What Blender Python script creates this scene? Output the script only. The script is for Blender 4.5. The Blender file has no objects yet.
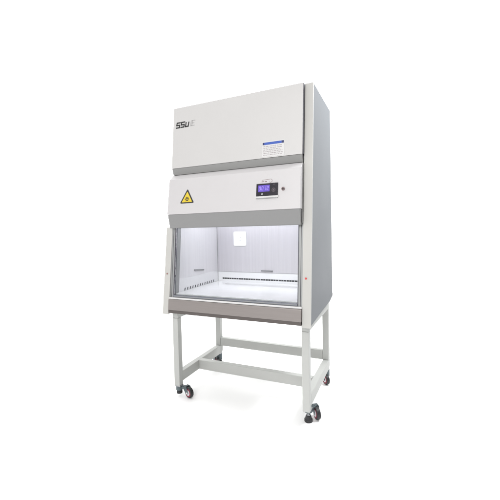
import bpy, bmesh, math, random
from mathutils import Vector, Matrix

SC = bpy.context.scene
COL = SC.collection
random.seed(4)
H0 = 0.65          # height of the cabinet body's underside above the floor
YB = 0.37          # the cabinet's base point, half way back
K = 0.1667 / 1.5196   # how far the front leans back per metre of height

# ------------------------------------------------------------------ camera
cam = bpy.data.cameras.new('camera')
camo = bpy.data.objects.new('camera', cam)
COL.objects.link(camo)
yaw, pitch, roll = 0.42137, -0.04296, -0.0223
fwd = Vector((-math.sin(yaw) * math.cos(pitch), math.cos(yaw) * math.cos(pitch), math.sin(pitch)))
rgt = Vector((math.cos(yaw), math.sin(yaw), 0))
up = rgt.cross(fwd)
rot = Matrix((rgt, up, -fwd)).transposed().to_4x4()
camo.matrix_world = Matrix.Translation((1.02489, -1.95663, 0.60053 + H0)) @ rot @ Matrix.Rotation(roll, 4, 'Z')
cam.sensor_width = 36
cam.lens = 333.57 / 500 * 36
cam.shift_x = (250 - 247.683) / 500
cam.shift_y = -(250 - 244.526) / 500
cam.clip_end = 200
SC.camera = camo

# ------------------------------------------------------------------ world: a white photo studio, darker behind the camera
world = bpy.data.worlds.new('World')
SC.world = world
world.use_nodes = True
nt = world.node_tree
bg = nt.nodes['Background']
tc = nt.nodes.new('ShaderNodeTexCoord')
sep = nt.nodes.new('ShaderNodeSeparateXYZ')
nt.links.new(tc.outputs['Generated'], sep.inputs[0])
def maprange(sock, a, b, c, d):
    n = nt.nodes.new('ShaderNodeMapRange')
    n.interpolation_type = 'SMOOTHSTEP'
    for k, v in zip(('From Min', 'From Max', 'To Min', 'To Max'), (a, b, c, d)):
        n.inputs[k].default_value = v
    nt.links.new(sock, n.inputs['Value'])
    return n.outputs['Result']

W_BACK, W_FRONT = 3.3, 0.90
back = maprange(sep.outputs['Y'], -0.60, -0.15, W_FRONT, W_BACK)
side = maprange(sep.outputs['X'], 0.22, 0.60, 1.0, 0.03)
mul = nt.nodes.new('ShaderNodeMath')
mul.operation = 'MULTIPLY'
nt.links.new(back, mul.inputs[0])
nt.links.new(side, mul.inputs[1])
high = maprange(sep.outputs['Z'], 0.20, 0.65, 1.0, 0.40)
mul2 = nt.nodes.new('ShaderNodeMath')
mul2.operation = 'MULTIPLY'
nt.links.new(mul.outputs[0], mul2.inputs[0])
nt.links.new(high, mul2.inputs[1])
bg.inputs['Color'].default_value = (1, 1, 1, 1)
nt.links.new(mul2.outputs[0], bg.inputs['Strength'])

# ------------------------------------------------------------------ studio lamps
def area(name, loc, target, size, power, color=(1, 1, 1), size_y=None):
    l = bpy.data.lights.new(name, 'AREA')
    l.energy = power
    l.color = color
    l.size = size
    if size_y:
        l.shape = 'RECTANGLE'
        l.size_y = size_y
    o = bpy.data.objects.new(name, l)
    COL.objects.link(o)
    o.location = loc
    o.rotation_euler = (Vector(target) - Vector(loc)).to_track_quat('-Z', 'Y').to_euler()
    return o

area('softbox_front', (0.5, -3.9, 2.9), (0, 0.0, 1.0), 2.0, 84, (1.0, 0.99, 0.98))
area('floor_fill_overhead', (-0.6, 1.2, 5.2), (-0.6, 1.2, 0.0), 5.0, 75, (1, 1, 1))  # added fill from above that keeps the floor white
area('softbox_right', (2.0, 0.6, 3.2), (0.55, 0.1, 1.9), 0.8, 85, (0.965, 0.985, 1.0))

vs = SC.view_settings
vs.view_transform = 'Standard'
vs.look = 'None'
vs.exposure = 0.22
vs.gamma = 1.0
SC.cycles.use_denoising = True
SC.cycles.max_bounces = 10
SC.cycles.transparent_max_bounces = 16
SC.cycles.caustics_reflective = False
SC.cycles.caustics_refractive = False

# ------------------------------------------------------------------ materials
def mat(name, color, rough=0.5, metal=0.0, spec=0.5, noise=0.0, nscale=8.0, stretch=(1, 1, 1), bump=0.0, bscale=600, coat=0.0, rvar=0.0):
    m = bpy.data.materials.new(name)
    m.use_nodes = True
    t = m.node_tree
    b = t.nodes['Principled BSDF']
    b.inputs['Base Color'].default_value = (*color, 1)
    b.inputs['Roughness'].default_value = rough
    b.inputs['Metallic'].default_value = metal
    b.inputs['Specular IOR Level'].default_value = spec
    b.inputs['Coat Weight'].default_value = coat
    if noise or rvar:
        c = t.nodes.new('ShaderNodeTexCoord')
        mp = t.nodes.new('ShaderNodeMapping')
        mp.inputs['Scale'].default_value = stretch
        t.links.new(c.outputs['Object'], mp.inputs['Vector'])
        n = t.nodes.new('ShaderNodeTexNoise')
        n.inputs['Scale'].default_value = nscale
        n.inputs['Detail'].default_value = 5
        t.links.new(mp.outputs['Vector'], n.inputs['Vector'])
        if noise:
            r = t.nodes.new('ShaderNodeMapRange')
            r.inputs['From Min'].default_value = 0.25
            r.inputs['From Max'].default_value = 0.75
            r.inputs['To Min'].default_value = 1 - noise
            r.inputs['To Max'].default_value = 1 + noise
            t.links.new(n.outputs['Fac'], r.inputs['Value'])
            v = t.nodes.new('ShaderNodeVectorMath')
            v.operation = 'SCALE'
            v.inputs[0].default_value = color
            t.links.new(r.outputs['Result'], v.inputs['Scale'])
            t.links.new(v.outputs['Vector'], b.inputs['Base Color'])
        if rvar:
            r2 = t.nodes.new('ShaderNodeMapRange')
            r2.inputs['From Min'].default_value = 0.25
            r2.inputs['From Max'].default_value = 0.75
            r2.inputs['To Min'].default_value = rough - rvar
            r2.inputs['To Max'].default_value = rough + rvar
            t.links.new(n.outputs['Fac'], r2.inputs['Value'])
            t.links.new(r2.outputs['Result'], b.inputs['Roughness'])
    if bump:
        c2 = t.nodes.new('ShaderNodeTexCoord')
        n2 = t.nodes.new('ShaderNodeTexNoise')
        n2.inputs['Scale'].default_value = bscale
        t.links.new(c2.outputs['Object'], n2.inputs['Vector'])
        bp = t.nodes.new('ShaderNodeBump')
        bp.inputs['Strength'].default_value = bump
        bp.inputs['Distance'].default_value = 0.001
        t.links.new(n2.outputs['Fac'], bp.inputs['Height'])
        t.links.new(bp.outputs['Normal'], b.inputs['Normal'])
    return m

def emit(name, color, strength):
    m = mat(name, color, 0.4)
    b = m.node_tree.nodes['Principled BSDF']
    b.inputs['Emission Color'].default_value = (*color, 1)
    b.inputs['Emission Strength'].default_value = strength
    return m

M = {}
M['paint'] = mat('warm_white_powder_coat', (0.485, 0.476, 0.469), 0.42, noise=0.012, nscale=3, bump=0.06, bscale=420, rvar=0.04)
M['post'] = mat('cream_powder_coat', (0.455, 0.448, 0.427), 0.42, noise=0.012, nscale=3, bump=0.06, bscale=420, rvar=0.04)
M['panel'] = mat('cool_white_powder_coat', (0.495, 0.482, 0.486), 0.42, noise=0.012, nscale=3, bump=0.06, bscale=420, rvar=0.04)
M['side'] = mat('shaded_side_coat', (0.155, 0.164, 0.175), 0.55, spec=0.12, noise=0.02, nscale=2, bump=0.06, bscale=420, rvar=0.04)  # front paint darkened: the side's shade is put into this colour
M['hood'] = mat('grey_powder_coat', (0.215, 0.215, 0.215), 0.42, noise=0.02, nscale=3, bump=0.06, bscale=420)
M['frame'] = mat('light_grey_frame_coat', (0.43, 0.435, 0.42), 0.5, spec=0.15, noise=0.03, nscale=6, bump=0.08, bscale=420, rvar=0.05)
M['steel'] = mat('brushed_steel', (0.28, 0.254, 0.243), 0.36, metal=0.75, noise=0.06, nscale=9, stretch=(0.6, 40, 60), rvar=0.07)
M['liner'] = mat('brushed_liner_steel', (0.545, 0.525, 0.555), 0.40, metal=0.2, noise=0.06, nscale=7, stretch=(11, 11, 0.22), rvar=0.10)
M['wall'] = mat('lightened_side_liner', (0.70, 0.685, 0.705), 0.42, metal=0.1, noise=0.055, nscale=7, stretch=(11, 11, 0.22), rvar=0.10)  # same liner steel lightened, the light on the side walls put into its colour
M['deck'] = mat('polished_work_deck', (0.92, 0.915, 0.925), 0.15, metal=0.2, noise=0.03, nscale=5, stretch=(0.5, 12, 1), rvar=0.05)
M['alu'] = mat('anodised_aluminium', (0.29, 0.295, 0.295), 0.45, metal=0.35, noise=0.05, nscale=8, stretch=(20, 20, 0.5))
M['dark_alu'] = mat('dark_sash_rail', (0.20, 0.21, 0.24), 0.35, metal=0.5)
M['seal'] = mat('grey_rubber_seal', (0.10, 0.10, 0.115), 0.6)
M['slot'] = mat('dark_opening', (0.03, 0.03, 0.035), 0.7)
M['black'] = mat('black_rubber', (0.018, 0.018, 0.02), 0.5, noise=0.2, nscale=30)
M['gloss_black'] = mat('gloss_black_panel', (0.012, 0.010, 0.016), 0.2)
M['red'] = mat('red_plastic', (0.20, 0.012, 0.035), 0.4)
M['hub'] = mat('pale_hub', (0.64, 0.63, 0.65), 0.35)
M['housing'] = mat('teal_grey_cast_metal', (0.10, 0.125, 0.135), 0.42, metal=0.35, noise=0.12, nscale=40)
M['zinc'] = mat('zinc_plate', (0.42, 0.43, 0.44), 0.35, metal=0.8)
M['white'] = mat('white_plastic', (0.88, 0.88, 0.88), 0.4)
M['lip'] = mat('shaded_lip_steel', (0.10, 0.087, 0.082), 0.42, metal=0.5, noise=0.10, nscale=9, stretch=(0.6, 40, 60))  # arm rest steel darkened to stand in for shade on the folded lip
M['groove'] = mat('gap_shade_grey', (0.24, 0.24, 0.236), 0.5, spec=0.2)  # grey imitates the shade in the recess and the side gap
M['ledge'] = mat('dull_grey_metal', (0.13, 0.13, 0.14), 0.5)
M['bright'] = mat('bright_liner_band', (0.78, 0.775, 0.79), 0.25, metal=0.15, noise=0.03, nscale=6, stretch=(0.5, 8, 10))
M['sticker'] = mat('white_sticker', (0.545, 0.54, 0.535), 0.5)
M['blue'] = mat('blue_print', (0.025, 0.075, 0.36), 0.5)
M['navy'] = mat('navy_print', (0.012, 0.02, 0.10), 0.5)
M['greyprint'] = mat('grey_print', (0.33, 0.29, 0.30), 0.6)
M['palegrey'] = mat('pale_grey_print', (0.34, 0.333, 0.333), 0.6)
M['ink'] = mat('black_ink', (0.02, 0.02, 0.02), 0.5)
M['brownprint'] = mat('brown_print', (0.22, 0.15, 0.15), 0.6)
M['yellow'] = mat('yellow_print', (0.60, 0.45, 0.025), 0.45)
M['dot_red'] = mat('red_plug', (0.55, 0.06, 0.06), 0.4)
M['dot_brown'] = mat('brown_plug', (0.28, 0.16, 0.14), 0.4)
M['screen'] = emit('violet_backlight', (0.075, 0.04, 0.33), 0.33)
M['digits'] = emit('lit_digits', (0.30, 0.23, 0.62), 0.34)
M['tube'] = emit('lit_tube', (0.93, 0.95, 1.0), 26.0)
M['floor'] = mat('white_studio_floor', (0.965, 0.965, 0.965), 0.7, spec=0.2, noise=0.004, nscale=1.5)

g = bpy.data.materials.new('clear_glass')
g.use_nodes = True
t = g.node_tree
t.nodes.remove(t.nodes['Principled BSDF'])
tr = t.nodes.new('ShaderNodeBsdfTransparent')
tr.inputs['Color'].default_value = (0.975, 0.985, 0.985, 1)
gl = t.nodes.new('ShaderNodeBsdfGlossy')
gl.inputs['Roughness'].default_value = 0.02
fr = t.nodes.new('ShaderNodeFresnel')
fr.inputs['IOR'].default_value = 1.35
mx = t.nodes.new('ShaderNodeMixShader')
t.links.new(fr.outputs[0], mx.inputs[0])
t.links.new(tr.outputs[0], mx.inputs[1])
t.links.new(gl.outputs[0], mx.inputs[2])
t.links.new(mx.outputs[0], t.nodes['Material Output'].inputs['Surface'])
M['glass'] = g

# ------------------------------------------------------------------ mesh helpers (local metres: x right, y back, z up from the body's underside)
OFF = Vector((0, -YB, H0))

def sl(z, e):
    """depth of the leaning front at height z, e metres proud of it"""
    return K * z - e

def link(name, bm, m, parent=None, smooth=False):
    for v in bm.verts:
        v.co += OFF
    bmesh.ops.recalc_face_normals(bm, faces=bm.faces)
    me = bpy.data.meshes.new(name)
    bm.to_mesh(me)
    bm.free()
    for mm in (m if isinstance(m, (list, tuple)) else [m]):
        me.materials.append(mm)
    if smooth:
        for p in me.polygons:
            p.use_smooth = True
    o = bpy.data.objects.new(name, me)
    COL.objects.link(o)
    if parent:
        o.parent = parent
    return o

def addpoly(bm, prof, x0, x1, bev=0.0, seg=2, mi=0):
    """extrude a (y, z) outline between x0 and x1"""
    b2 = bmesh.new()
    a = [b2.verts.new((x0, y, z)) for y, z in prof]
    c = [b2.verts.new((x1, y, z)) for y, z in prof]
    n = len(prof)
    b2.faces.new(a)
    b2.faces.new(c)
    for i in range(n):
        b2.faces.new((a[i], a[(i + 1) % n], c[(i + 1) % n], c[i]))
    bmesh.ops.recalc_face_normals(b2, faces=b2.faces)
    if bev:
        bmesh.ops.bevel(b2, geom=list(b2.edges), offset=bev, segments=seg, affect='EDGES', profile=0.5)
    for f in b2.faces:
        f.material_index = mi
    merge(bm, b2)
    return bm

def merge(bm, b2):
    me = bpy.data.meshes.new('tmp')
    b2.to_mesh(me)
    b2.free()
    bm.from_mesh(me)
    bpy.data.meshes.remove(me)

def addbox(bm, x0, x1, y0, y1, z0, z1, bev=0.0, seg=2, mi=0):
    return addpoly(bm, [(y0, z0), (y1, z0), (y1, z1), (y0, z1)], x0, x1, bev, seg, mi)

def box(*a, **k):
    return addbox(bmesh.new(), *a, **k)

def poly(*a, **k):
    return addpoly(bmesh.new(), *a, **k)

def slab(x0, x1, z0, z1, e0, e1, bev=0.0, seg=2):
    """a box that leans with the front; e1 (front) and e0 (back) measured out from it"""
    return poly([(sl(z0, e1), z0), (sl(z0, e0), z0), (sl(z1, e0), z1), (sl(z1, e1), z1)], x0, x1, bev, seg)

def addcyl(bm, c, axis, r, h, n=28, r2=None, bev=0.0, mi=0):
    b2 = bmesh.new()
    bmesh.ops.create_cone(b2, cap_ends=True, segments=n, radius1=r, radius2=r if r2 is None else r2, depth=h)
    if bev:
        ed = [e for e in b2.edges if len(e.link_faces) == 2 and any(len(f.verts) > 4 for f in e.link_faces)]
        bmesh.ops.bevel(b2, geom=ed, offset=bev, segments=3, affect='EDGES', profile=0.5)
    q = Vector((0, 0, 1)).rotation_difference(Vector(axis).normalized())
    bmesh.ops.transform(b2, matrix=Matrix.Translation(c) @ q.to_matrix().to_4x4(), verts=b2.verts)
    for f in b2.faces:
        f.material_index = mi
    merge(bm, b2)
    return bm

def flat(shapes, mapper, d=0.0006):
    """thin printed shapes: list of (u, v) outlines laid on a surface through mapper(u, v, lift)"""
    bm = bmesh.new()
    for s in shapes:
        a = [bm.verts.new(mapper(u, v, 0.0001)) for u, v in s]
        c = [bm.verts.new(mapper(u, v, d)) for u, v in s]
        n = len(s)
        bm.faces.new(c)
        for i in range(n):
            bm.faces.new((a[i], a[(i + 1) % n], c[(i + 1) % n], c[i]))
    return bm

def rect(u0, v0, u1, v1):
    return [(u0, v0), (u1, v0), (u1, v1), (u0, v1)]

def stroke(p, q, w):
    p, q = Vector(p), Vector(q)
    d = (q - p).normalized() * (w / 2)
    n = Vector((-d.y, d.x))
    p, q = p - d * 0.98, q + d * 0.98
    return [tuple(p + n), tuple(p - n), tuple(q - n), tuple(q + n)]

DOOR_E = 0.0305
def on_door(u, v, l):
    return (u, sl(v, DOOR_E + l), v)

def panel_e(z):
    return 0.053 + (0.977 - z) * 0.0474

def on_panel(u, v, l):
    return (u, sl(v, panel_e(v) + l), v)

# ------------------------------------------------------------------ setting
bm = bmesh.new()
bm.faces.new([bm.verts.new(Vector(p) - OFF) for p in ((-4.6, -2.6, 0), (2.5, -2.6, 0), (2.5, 4.2, 0), (-4.6, 4.2, 0))])
fl = link('floor', bm, M['floor'])
fl['kind'] = 'structure'

# ------------------------------------------------------------------ the cabinet
cab = bpy.data.objects.new('biosafety_cabinet', None)
COL.objects.link(cab)
cab['label'] = 'tall white laboratory safety cabinet with lit glass-fronted chamber on a grey castored stand'
cab['category'] = 'safety cabinet'

W = 0.55
PI_ = 0.496        # inner edge of the front posts
D = 0.757          # depth of the body low down
DT = 0.738         # and at its top
ZT = 1.5196

# outer shell; on the left the upper body stops behind the door, the chamber below is wider
XI = 0.4885
prof_full = [(sl(0.012, -0.013), 0.012), (0.36, 0.028), (0.64, 0.036), (D, 0.060), (DT, ZT - 0.001), (sl(ZT, -0.013), ZT - 0.001)]
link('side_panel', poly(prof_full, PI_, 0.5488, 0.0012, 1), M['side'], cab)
prof_low = [(sl(0.012, -0.013), 0.012), (0.36, 0.028), (0.64, 0.036), (D, 0.060), (D - 0.008, 0.634), (sl(0.634, -0.025), 0.634)]
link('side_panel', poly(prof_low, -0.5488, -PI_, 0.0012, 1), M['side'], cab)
prof_top = [(sl(0.652, -0.012), 0.652), (D - 0.010, 0.652), (DT - 0.002, ZT - 0.001), (sl(ZT, 0.0), ZT - 0.001)]
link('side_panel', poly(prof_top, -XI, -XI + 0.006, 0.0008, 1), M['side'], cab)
for s in (-1, 1):
    x0, x1 = sorted((s * PI_, s * W))
    if s > 0:
        pb = slab(x0, x1, 0.0, ZT, -0.012, 0.0, 0.0018, 2)
    else:
        pb = poly([(0.0, 0.0), (0.012, 0.0), (sl(0.634, -0.024), 0.634), (sl(0.634, -0.011), 0.634)], x0, x1, 0.0018, 2)
    po = link('front_post', pb, M['post'], cab)
    zz = 0.298 if s > 0 else 0.293
    xx = 0.517 if s > 0 else -0.525
    b2 = addcyl(bmesh.new(), (xx, sl(zz, 0.001 if s > 0 else -0.0045), zz), (0, -1, 0.1), 0.0065, 0.005, 20, bev=0.001)
    link('screw_cap', b2, M['dot_red'] if s > 0 else M['dot_brown'], po)

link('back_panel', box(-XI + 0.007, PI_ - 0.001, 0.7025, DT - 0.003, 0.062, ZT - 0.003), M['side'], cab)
link('top_panel', box(-XI + 0.007, PI_ - 0.001, 0.17, 0.701, ZT - 0.022, ZT - 0.004), M['paint'], cab)
link('leak_baffle', slab(-XI + 0.007, PI_ - 0.001, 0.704, ZT - 0.024, -0.030, -0.024), M['paint'], cab)  # unseen slab added to block tube light leaking out beside the hood
link('base_plate', box(-PI_ + 0.001, PI_ - 0.001, 0.03, 0.70, 0.004, 0.018), M['frame'], cab)

# upper door
XD = 0.492
door = link('upper_door', poly([(sl(1.065, DOOR_E), 1.065), (sl(1.517, DOOR_E), 1.517), (sl(1.517, 0.004), 1.517),
                                (sl(1.065, 0.004), 1.065)], -XD, XD, 0.0022, 3), M['paint'], cab)
# recess between the door and the control panel
link('recess_trim', poly([(sl(1.0635, 0.0275), 1.0635), (sl(1.018, 0.0075), 1.018), (sl(1.018, -0.008), 1.018), (sl(1.0635, -0.008), 1.0635)], -XD + 0.0015, XD - 0.0015, 0.0008, 1), M['groove'], cab)

link('door_gap_shade', slab(0.4924, 0.4957, 1.068, 1.515, -0.008, 0.024), M['seal'], door)  # dark strip added in place of the shaded gap beside the door
# brand lettering on the door: slanted heavy SSU fading into two pale letters
def glyphs(defs, x, z, h, w, slant, th):
    out = []
    for d in defs:
        for (a, b) in d[1]:
            f = lambda p: (x + d[0] + p[0] * w + slant * p[1] * h, z + p[1] * h)
            out.append(stroke(f(a), f(b), th))
    return out

S_ = [((0.05, 1), (1, 1)), ((0, 0.95), (0, 0.55)), ((0.05, 0.5), (0.95, 0.5)), ((1, 0.45), (1, 0.05)), ((0, 0), (0.95, 0))]
U_ = [((0, 0.78), (0, 0.05)), ((0.05, 0), (0.85, 0)), ((0.9, 0.05), (0.9, 0.78))]
I_ = [((0.35, 0), (0.35, 1))]
C_ = [((0, 0), (0, 1)), ((0, 0.0), (0.8, 0.0)), ((0, 1.0), (0.8, 1.0)), ((0, 0.5), (0.6, 0.5))]
link('brand_lettering', flat(glyphs([(0.0, S_), (0.040, S_), (0.080, U_)], -0.462, 1.3655, 0.036, 0.026, 0.16, 0.0098), on_door), M['ink'], door)
link('pale_lettering', flat(glyphs([(0.0, I_), (0.020, C_)], -0.348, 1.3655, 0.036, 0.026, 0.16, 0.006), on_door), M['palegrey'], door)

# instruction sticker
def blob_text(x0, z0, x1, rows, gap, h, wmin=0.004, wmax=0.016):
    out = []
    for r in range(rows):
        x = x0
        end = x1 - random.uniform(0, (x1 - x0) * 0.3)
        z = z0 - r * gap
        while x < end:
            w = random.uniform(wmin, wmax)
            # each word is a run of little uprights and dots, too small to read
            xx = x
            while xx < x + w:
                hh = h * random.choice((0.6, 0.6, 1.0, 0.75))
                out.append(rect(xx, z, xx + 0.0011, z + hh))
                out.append(rect(xx + 0.0011, z + random.choice((0, 0.35, 0.6)) * h * 0.6, xx + 0.0022, z + h * 0.62 * random.uniform(0.6, 1)))
                xx += 0.0027
            x += w + 0.005
    return out

lab = link('instruction_label', flat([rect(0.226, 1.072, 0.376, 1.172)], on_door, 0.0005), M['sticker'], cab)
on_label = lambda u, v, l: on_door(u, v, l + 0.0005)
link('blue_header', flat([rect(0.240, 1.150, 0.357, 1.166)], on_label), M['blue'], lab)
for ua, ub in ((0.228, 0.2395), (0.3575, 0.372)):
    link('header_end', flat([rect(ua, 1.150, ub, 1.166)], on_label), M['navy'], lab)
on_label2 = lambda u, v, l: on_door(u, v, l + 0.0010)
link('header_print', flat(blob_text(0.246, 1.1555, 0.35, 1, 0.01, 0.006), on_label2), mat('faint_blue_print', (0.06, 0.12, 0.42), 0.5), lab)
link('small_print', flat(blob_text(0.234, 1.137, 0.362, 6, 0.0112, 0.0062), on_label), M['greyprint'], lab)

# control panel fascia
pan = link('control_panel', poly([(sl(1.0150, 0.010), 1.0150), (sl(0.977, 0.053), 0.977), (sl(0.7245, 0.065), 0.7245), (sl(0.7245, -0.02), 0.7245),
                                  (sl(1.0150, -0.02), 1.0150)], -XD, XD, 0.0022, 3), M['panel'], cab)
link('light_hood', poly([(sl(0.7235, 0.061), 0.7235), (sl(0.630, 0.031), 0.630), (sl(0.626, 0.026), 0.626), (sl(0.626, -0.004), 0.626), (sl(0.7235, -0.004), 0.7235)],
                        -XD + 0.003, XD - 0.003, 0.0012, 2), M['hood'], cab)

link('panel_gap_shade', slab(0.4924, 0.4957, 0.640, 1.008, -0.008, 0.014), M['groove'], pan)  # grey strip added in place of the shaded gap beside the panel
# biohazard triangle
def tri(cx, cz, r, k=1.0):
    return [(cx + k * r * math.sin(a), cz + k * r * math.cos(a)) for a in (0, math.radians(240), math.radians(120))]

def roundtri(cx, cz, r, cr=0.006):
    pts = []
    for i, a in enumerate((0, math.radians(240), math.radians(120))):
        px, pz = cx + (r - 2 * cr) * math.sin(a), cz + (r - 2 * cr) * math.cos(a)
        for j in range(7):
            b = a + math.radians(60 - 20 * j) * (1)
            pts.append((px + cr * math.sin(b), pz + cr * math.cos(b)))
    return pts

tcx, tcz, tr_ = -0.3265, 0.834, 0.068
sign = link('warning_sign', flat([roundtri(tcx, tcz, tr_ + 0.001)], on_panel, 0.0008), M['ink'], cab)
lift = lambda k: (lambda u, v, l: on_panel(u, v, l + k))
link('yellow_field', flat([roundtri(tcx, tcz - 0.001, tr_ - 0.0175, 0.003)], lift(0.0008)), M['yellow'], sign)
def ring(cx, cz, r, w, a0, a1, n=20):
    out = []
    for i in range(n):
        b0, b1 = a0 + (a1 - a0) * i / n, a0 + (a1 - a0) * (i + 1) / n
        out.append([(cx + r * math.sin(b0), cz + r * math.cos(b0)), (cx + r * math.sin(b1), cz + r * math.cos(b1)),
                    (cx + (r - w) * math.sin(b1), cz + (r - w) * math.cos(b1)), (cx + (r - w) * math.sin(b0), cz + (r - w) * math.cos(b0))])
    return out
bio = []
bcx, bcz = tcx, tcz - 0.005
for a in (0, 120, 240):
    ar = math.radians(a)
    ccx, ccz = bcx + 0.0098 * math.sin(ar), bcz + 0.0098 * math.cos(ar)
    bio += ring(ccx, ccz, 0.0098, 0.0036, ar + math.radians(38), ar + math.radians(322))
bio += ring(bcx, bcz, 0.0125, 0.0022, 0, 2 * math.pi, 28)
link('hazard_symbol', flat(bio, lift(0.0014)), M['ink'], sign)

# display with screen, keys, lower lip and heading
u0, u1, v0, v1 = 0.203, 0.348, 0.815, 0.894
disp = link('display', flat([rect(u0, v0, u1, v1)], on_panel, 0.004), M['gloss_black'], cab)
lcd = link('screen', flat([rect(0.216, 0.842, 0.294, 0.884)], lift(0.004)), M['screen'], disp)
SEG = {'0': 'abcdef', '1': 'bc', '2': 'abged', '3': 'abgcd', '8': 'abcdefg', 'H': 'bcefg'}
def seg7(ch, x, z, w, h, th):
    P_ = {'a': ((0, h), (w, h)), 'b': ((w, h), (w, h / 2)), 'c': ((w, h / 2), (w, 0)), 'd': ((0, 0), (w, 0)), 'e': ((0, h / 2), (0, 0)), 'f': ((0, h), (0, h / 2)), 'g': ((0, h / 2), (w, h / 2))}
    sk = lambda p: (x + p[0] + 0.1 * p[1], z + p[1])
    return [stroke(sk(P_[c][0]), sk(P_[c][1]), th) for c in SEG[ch]]
dg = []
for i, ch in enumerate('0012'):
    dg += seg7(ch, 0.222 + i * 0.0175, 0.853, 0.0095, 0.022, 0.0026)
link('digit', flat(dg, lift(0.0046)), M['digits'], disp)
keys = ring(0.3205, 0.850, 0.0125, 0.003, 0, 2 * math.pi, 24) + ring(0.3205, 0.850, 0.0055, 0.0055, 0, 2 * math.pi, 16) + ring(0.3225, 0.879, 0.0085, 0.0022, -1.3, 1.3, 12)
link('keypad', flat(keys, lift(0.004)), mat('dim_key_print', (0.09, 0.07, 0.085), 0.5), disp)
link('key_mark', flat([tri(0.2435, 0.829, 0.0075), rect(0.240, 0.8225, 0.247, 0.826)], lift(0.004)), mat('pale_key_print', (0.4, 0.42, 0.42), 0.5), disp)
link('lower_lip', flat([rect(u0, 0.798, u1, 0.802)], on_panel, 0.005), M['alu'], disp)
link('surround', flat([rect(u0 - 0.004, 0.803, u1 + 0.004, 0.814)], on_panel, 0.003), M['sticker'], disp)
hd = blob_text(0.236, 0.9045, 0.292, 1, 0.01, 0.008, 0.010, 0.02) + ring(0.297, 0.910, 0.0115, 0.002, 0.4, 4.2, 14)
hd += [stroke((0.238, 0.917), (0.300, 0.921), 0.002)]
link('panel_heading', flat(hd, on_panel), M['brownprint'], pan)
knob = addcyl(bmesh.new(), (0.382, sl(0.852, panel_e(0.852) + 0.002), 0.852), (0, -1, 0.06), 0.0105, 0.012, 28, bev=0.0015)
kn = link('key_switch', knob, M['brownprint'], cab)
link('key_slot', addcyl(bmesh.new(), (0.382, sl(0.852, panel_e(0.852) + 0.0085), 0.852), (0, -1, 0.06), 0.006, 0.003, 20), M['ink'], kn)

# ------------------------------------------------------------------ work chamber
XW = 0.465
YW = 0.698
for s in (-1, 1):
    x0, x1 = sorted((s * XW, s * 0.4815))
    w = link('chamber_wall', poly([(sl(0.13, -0.075), 0.13), (YW, 0.13), (YW, 0.97), (sl(0.97, -0.075), 0.97)], x0, x1), M['wall'], cab)
    # side channel of the sliding sash
    x0, x1 = sorted((s * 0.4655, s * 0.4952))
    ch = link('sash_channel', slab(x0, x1, 0.113, 0.70, -0.074, -0.010, 0.001, 1), M['alu'], cab)
    x0, x1 = sorted((s * 0.4635, s * 0.4685))
    link('sash_seal', slab(x0, x1, 0.121, 0.69, -0.030, -0.0085, 0.0), M['seal'], ch)
    x0, x1 = sorted((s * 0.481, s * 0.4835))
    link('sash_groove', slab(x0, x1, 0.121, 0.69, -0.0102, -0.0092, 0.0), M['slot'], ch)
    if s < 0:
        for i in range(13):
            y = 0.160 + i * 0.0365
            pts = [(y, 0.149), (y + 0.012, 0.149), (y + 0.019, 0.169), (y + 0.007, 0.169)]
            link('air_slot', poly(pts, -XW + 0.0002, -XW + 0.0010), M['slot'], w)
        hb = poly([(0.302, 0.287), (0.445, 0.272), (0.445, 0.280), (0.302, 0.295)], -XW + 0.0002, -XW + 0.008, 0.0015)
        link('wall_ledge', hb, M['ledge'], w)
        link('lower_band', box(-XW + 0.00005, -XW + 0.00015, 0.10, YW - 0.0075, 0.1475, 0.244), M['bright'], w)
bw = link('chamber_wall', box(-XW + 0.0005, XW - 0.0005, YW - 0.006, YW + 0.003, 0.13, 0.97), M['liner'], cab)
yb = YW - 0.006
for i in range(38):
    x = -0.418 + i * 0.0232
    link('air_slot', box(x, x + 0.0200, yb - 0.0012, yb - 0.0002, 0.166, 0.179), M['slot'], bw)
link('wall_ledge', box(-0.040, 0.067, yb - 0.012, yb - 0.0002, 0.246, 0.254, 0.002), M['ledge'], bw)
link('lower_band', box(-XW + 0.002, XW - 0.002, yb - 0.00015, yb - 0.00005, 0.1475, 0.230), M['bright'], bw)
link('corner_seam', box(-XW + 0.0008, -XW + 0.0042, yb - 0.0025, yb - 0.0016, 0.1475, 0.94), M['alu'], bw)
for (xa, xb, ya, yb2) in ((-XW, XW, yb - 0.0012, yb - 0.0002),):
    link('wall_seam', box(xa + 0.001, xb - 0.001, ya, yb2, 0.2315, 0.2335), M['alu'], bw)
# raised white square with a faint embossed mark on the back wall
def rrect(x0, z0, x1, z1, r, n=6):
    out = []
    for cx, cz, a0 in ((x1 - r, z1 - r, 0), (x0 + r, z1 - r, 90), (x0 + r, z0 + r, 180), (x1 - r, z0 + r, 270)):
        for i in range(n + 1):
            a = math.radians(a0 + 90 * i / n)
            out.append((cx + r * math.cos(a), cz + r * math.sin(a)))
    return out
on_back = lambda u, v, l: (u, yb - l, v)
cp = link('white_plate', flat([rrect(-0.295, 0.464, -0.173, 0.590, 0.014)], on_back, 0.006), M['white'], cab)
link('plate_inset', flat([rrect(-0.270, 0.492, -0.198, 0.562, 0.012)], lambda u, v, l: on_back(u, v, l + 0.006), 0.0012), M['white'], cp)

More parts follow.
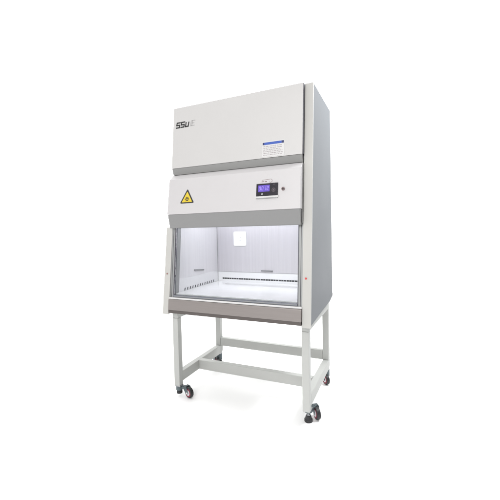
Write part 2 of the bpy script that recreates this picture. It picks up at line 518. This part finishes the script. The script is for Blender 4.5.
mk = ring(-0.240, 0.535, 0.013, 0.003, 0.6, 4.9, 14) + [stroke((-0.249, 0.508), (-0.222, 0.512), 0.003), stroke((-0.231, 0.535), (-0.215, 0.541), 0.003)]
link('plate_mark', flat(mk, lambda u, v, l: on_back(u, v, l + 0.0072)), mat('faint_grey_mark', (0.6, 0.6, 0.61), 0.5), cp)
link('chamber_ceiling', box(-XW + 0.001, XW - 0.001, 0.19, YW - 0.007, 0.945, 0.957), M['white'], cab)
link('work_surface', box(-XW + 0.001, XW - 0.001, 0.0525, YW - 0.007, 0.128, 0.147, 0.002), M['deck'], cab)
link('lamp_tube', addcyl(bmesh.new(), (0, 0.30, 0.905), (1, 0, 0), 0.016, 0.88, 24), M['tube'], cab, smooth=True)

# sash: glass pane and bottom rail
sash = link('sash_window', slab(-0.4632, 0.4632, 0.141, 0.70, -0.021, -0.016), M['glass'], cab)
link('bottom_rail', slab(-0.4632, 0.4632, 0.1265, 0.1415, -0.026, -0.006, 0.002, 2), M['dark_alu'], sash)
link('rail_trim', slab(-0.4600, 0.4632, 0.1320, 0.1355, -0.006, -0.0045, 0.0), M['alu'], sash)

# arm rest in brushed steel
link('arm_rest', poly([(sl(0.036, 0.012), 0.036), (sl(0.109, 0.012), 0.109), (sl(0.1125, 0.009), 0.1125), (0.074, 0.1128), (0.074, 0.036)],
                      -0.4945, 0.4945, 0.0012, 2), M['steel'], cab)
link('lower_lip', poly([(sl(0.0355, 0.0105), 0.0355), (0.05, 0.0355), (0.05, 0.0135), (sl(0.0135, 0.0085), 0.0135)], -0.4935, 0.4935, 0.001, 2), M['lip'], cab)
link('lit_top_strip', slab(-0.4925, 0.4940, 0.1133, 0.1250, -0.030, 0.0045, 0.0015, 2), mat('lit_strip_pale', (0.62, 0.615, 0.61), 0.4), cab)  # pale strip added for the lamplit top of the arm rest

# ------------------------------------------------------------------ stand
XL, A = 0.5193, 0.0472
YL, YR = 0.0731, 0.762
ZL, ZR = -0.5633, -0.537
for s in (-1, 1):
    x0, x1 = sorted((s * XL, s * (XL - A)))
    link('leg', box(x0, x1, YL, YL + A, ZL, -0.0455, 0.0035, 3), M['frame'], cab)
    link('leg', box(x0, x1, YR - A, YR, -0.4615, -0.0455, 0.0035, 3), M['frame'], cab)
    link('top_rail', box(x0, x1, YL + 0.002, YR - 0.002, -0.045, 0.0025, 0.003, 2), M['frame'], cab)
    link('side_rail', poly([(YL + A + 0.0005, ZR), (YR - 0.02, ZR), (YR, ZR + 0.02), (YR, -0.462), (YL + A + 0.0005, -0.462)], x0, x1, 0.0035, 3), M['frame'], cab)
xi = XL - A - 0.0005
link('cross_rail', box(-xi, xi, 0.345, 0.392, ZR + 0.001, -0.4605, 0.0035, 3), M['frame'], cab)
link('cross_rail', box(-xi, xi, YR - A + 0.002, YR - 0.004, -0.462, -0.388, 0.0035, 3), M['frame'], cab)

# levelling casters: bracket, wheel with red ring and pale hub, black foot pad
def caster(sx, sy, ztop, wx, wy, pad, ang, fr=0.0295):
    """foot at (sx, sy), wheel at (wx, wy) rolling along ang; the fork trails L behind the wheel"""
    zc = -0.65 + 0.0385
    a_ = math.radians(ang)
    dn = Vector((math.cos(a_), math.sin(a_), 0))
    ax = Vector((-dn.y, dn.x, 0))
    L = 0.034
    px, py = wx - dn.x * L, wy - dn.y * L
    top = box(sx - 0.0225, sx + 0.0225, sy - 0.0225, sy + 0.0225, ztop - 0.006, ztop - 0.0005, 0.001)
    c = link('caster', top, M['zinc'], cab)
    zt_ = min(ztop - 0.007, -0.571)
    zd = zt_ - (0.028 if pad > 0.015 else 0.016)
    b = addcyl(bmesh.new(), (sx, sy, (ztop - 0.0065 + zd) / 2), (0, 0, 1), 0.0255, ztop - 0.0065 - zd, 32, bev=0.002)
    # arm from the foot's drum to the fork
    dv = Vector((px - sx, py - sy, 0))
    neck = bmesh.new()
    bmesh.ops.create_cube(neck, size=1)
    bmesh.ops.scale(neck, vec=(dv.length + 0.012, 0.032, 0.018), verts=neck.verts)
    bmesh.ops.bevel(neck, geom=list(neck.edges), offset=0.002, segments=2, affect='EDGES')
    bmesh.ops.transform(neck, matrix=Matrix.Translation((sx + dv.x / 2, sy + dv.y / 2, zt_ - 0.010)) @ Matrix.Rotation(math.atan2(dv.y, dv.x), 4, 'Z'), verts=neck.verts)
    merge(b, neck)
    arm = bmesh.new()
    for s in (-1, 1):
        o = s * 0.0178
        cheek = bmesh.new()
        prof = [(-0.013, zt_ - 0.024), (L * 0.5, zc - 0.011), (L - 0.002, zc - 0.012), (L + 0.010, zc), (L + 0.003, zc + 0.012), (L * 0.6, zt_ + 0.001), (-0.013, zt_ + 0.001)]
        a = [cheek.verts.new((p[0], o - 0.0028, p[1])) for p in prof]
        e = [cheek.verts.new((p[0], o + 0.0028, p[1])) for p in prof]
        n = len(prof)
        cheek.faces.new(a)
        cheek.faces.new(e)
        for i in range(n):
            cheek.faces.new((a[i], a[(i + 1) % n], e[(i + 1) % n], e[i]))
        bmesh.ops.recalc_face_normals(cheek, faces=cheek.faces)
        bmesh.ops.bevel(cheek, geom=list(cheek.edges), offset=0.0008, segments=1, affect='EDGES')
        merge(arm, cheek)
    bridge = bmesh.new()
    bmesh.ops.create_cube(bridge, size=1)
    bmesh.ops.scale(bridge, vec=(0.020, 0.0360, 0.009), verts=bridge.verts)
    bmesh.ops.translate(bridge, vec=(-0.003, 0, zt_ - 0.004), verts=bridge.verts)
    merge(arm, bridge)
    bmesh.ops.transform(arm, matrix=Matrix.Translation((px, py, 0)) @ Matrix.Rotation(a_, 4, 'Z'), verts=arm.verts)
    merge(b, arm)
    link('bracket', b, M['housing'], c)
    wc = Vector((wx, wy, zc))
    w = addcyl(bmesh.new(), wc, ax, 0.0385, 0.027, 48, bev=0.004)
    link('wheel', w, M['black'], c)
    rr = bmesh.new()
    for s in (-1, 1):
        addcyl(rr, wc + ax * s * 0.0138, ax, 0.0305, 0.0014, 40)
    link('red_ring', rr, M['red'], c)
    hb = bmesh.new()
    for s in (-1, 1):
        addcyl(hb, wc + ax * s * 0.0145, ax, 0.0205, 0.0030, 32, bev=0.001)
        addcyl(hb, wc + ax * s * 0.0225, ax, 0.0080, 0.005, 6, bev=0.0008)
    link('hub', hb, M['hub'], c)
    # levelling foot
    zp = -0.65 + pad
    ft = addcyl(bmesh.new(), (sx, sy, zp + 0.009), (0, 0, 1), fr, 0.018, 32, bev=0.003)
    addcyl(ft, (sx, sy, zp + 0.029), (0, 0, 1), fr * 0.86, 0.024, 32, r2=fr * 0.62)
    link('foot_pad', ft, M['black'], c)
    fs = addcyl(bmesh.new(), (sx, sy, (zp + 0.03 + ztop - 0.02) / 2), (0, 0, 1), 0.0075, max(0.004, ztop - 0.02 - zp - 0.03), 20)
    addcyl(fs, (sx, sy, zp + 0.0435), (0, 0, 1), 0.0135, 0.006, 6)
    link('foot_stem', fs, M['zinc'], c)
    return c

xm = XL - A / 2
caster(-xm + 0.004, YL + 0.024, ZL, -0.408, 0.104, 0.024, -20, 0.022)
caster(xm, YL + 0.056, ZL, 0.541, 0.176, 0.0, -55, 0.027)
caster(xm, YR - 0.026, ZR, 0.501, 0.694, 0.022, -47, 0.022)
caster(-xm, YR - 0.026, ZR, -0.500, 0.696, 0.022, -35, 0.022)

# base point of the cabinet: stands on the floor, all parts hang from it
cab.location = (0, 0, 0)
# camera and lamps were given in the cabinet's measuring frame, whose origin lies YB behind the front
camo.location.y -= YB
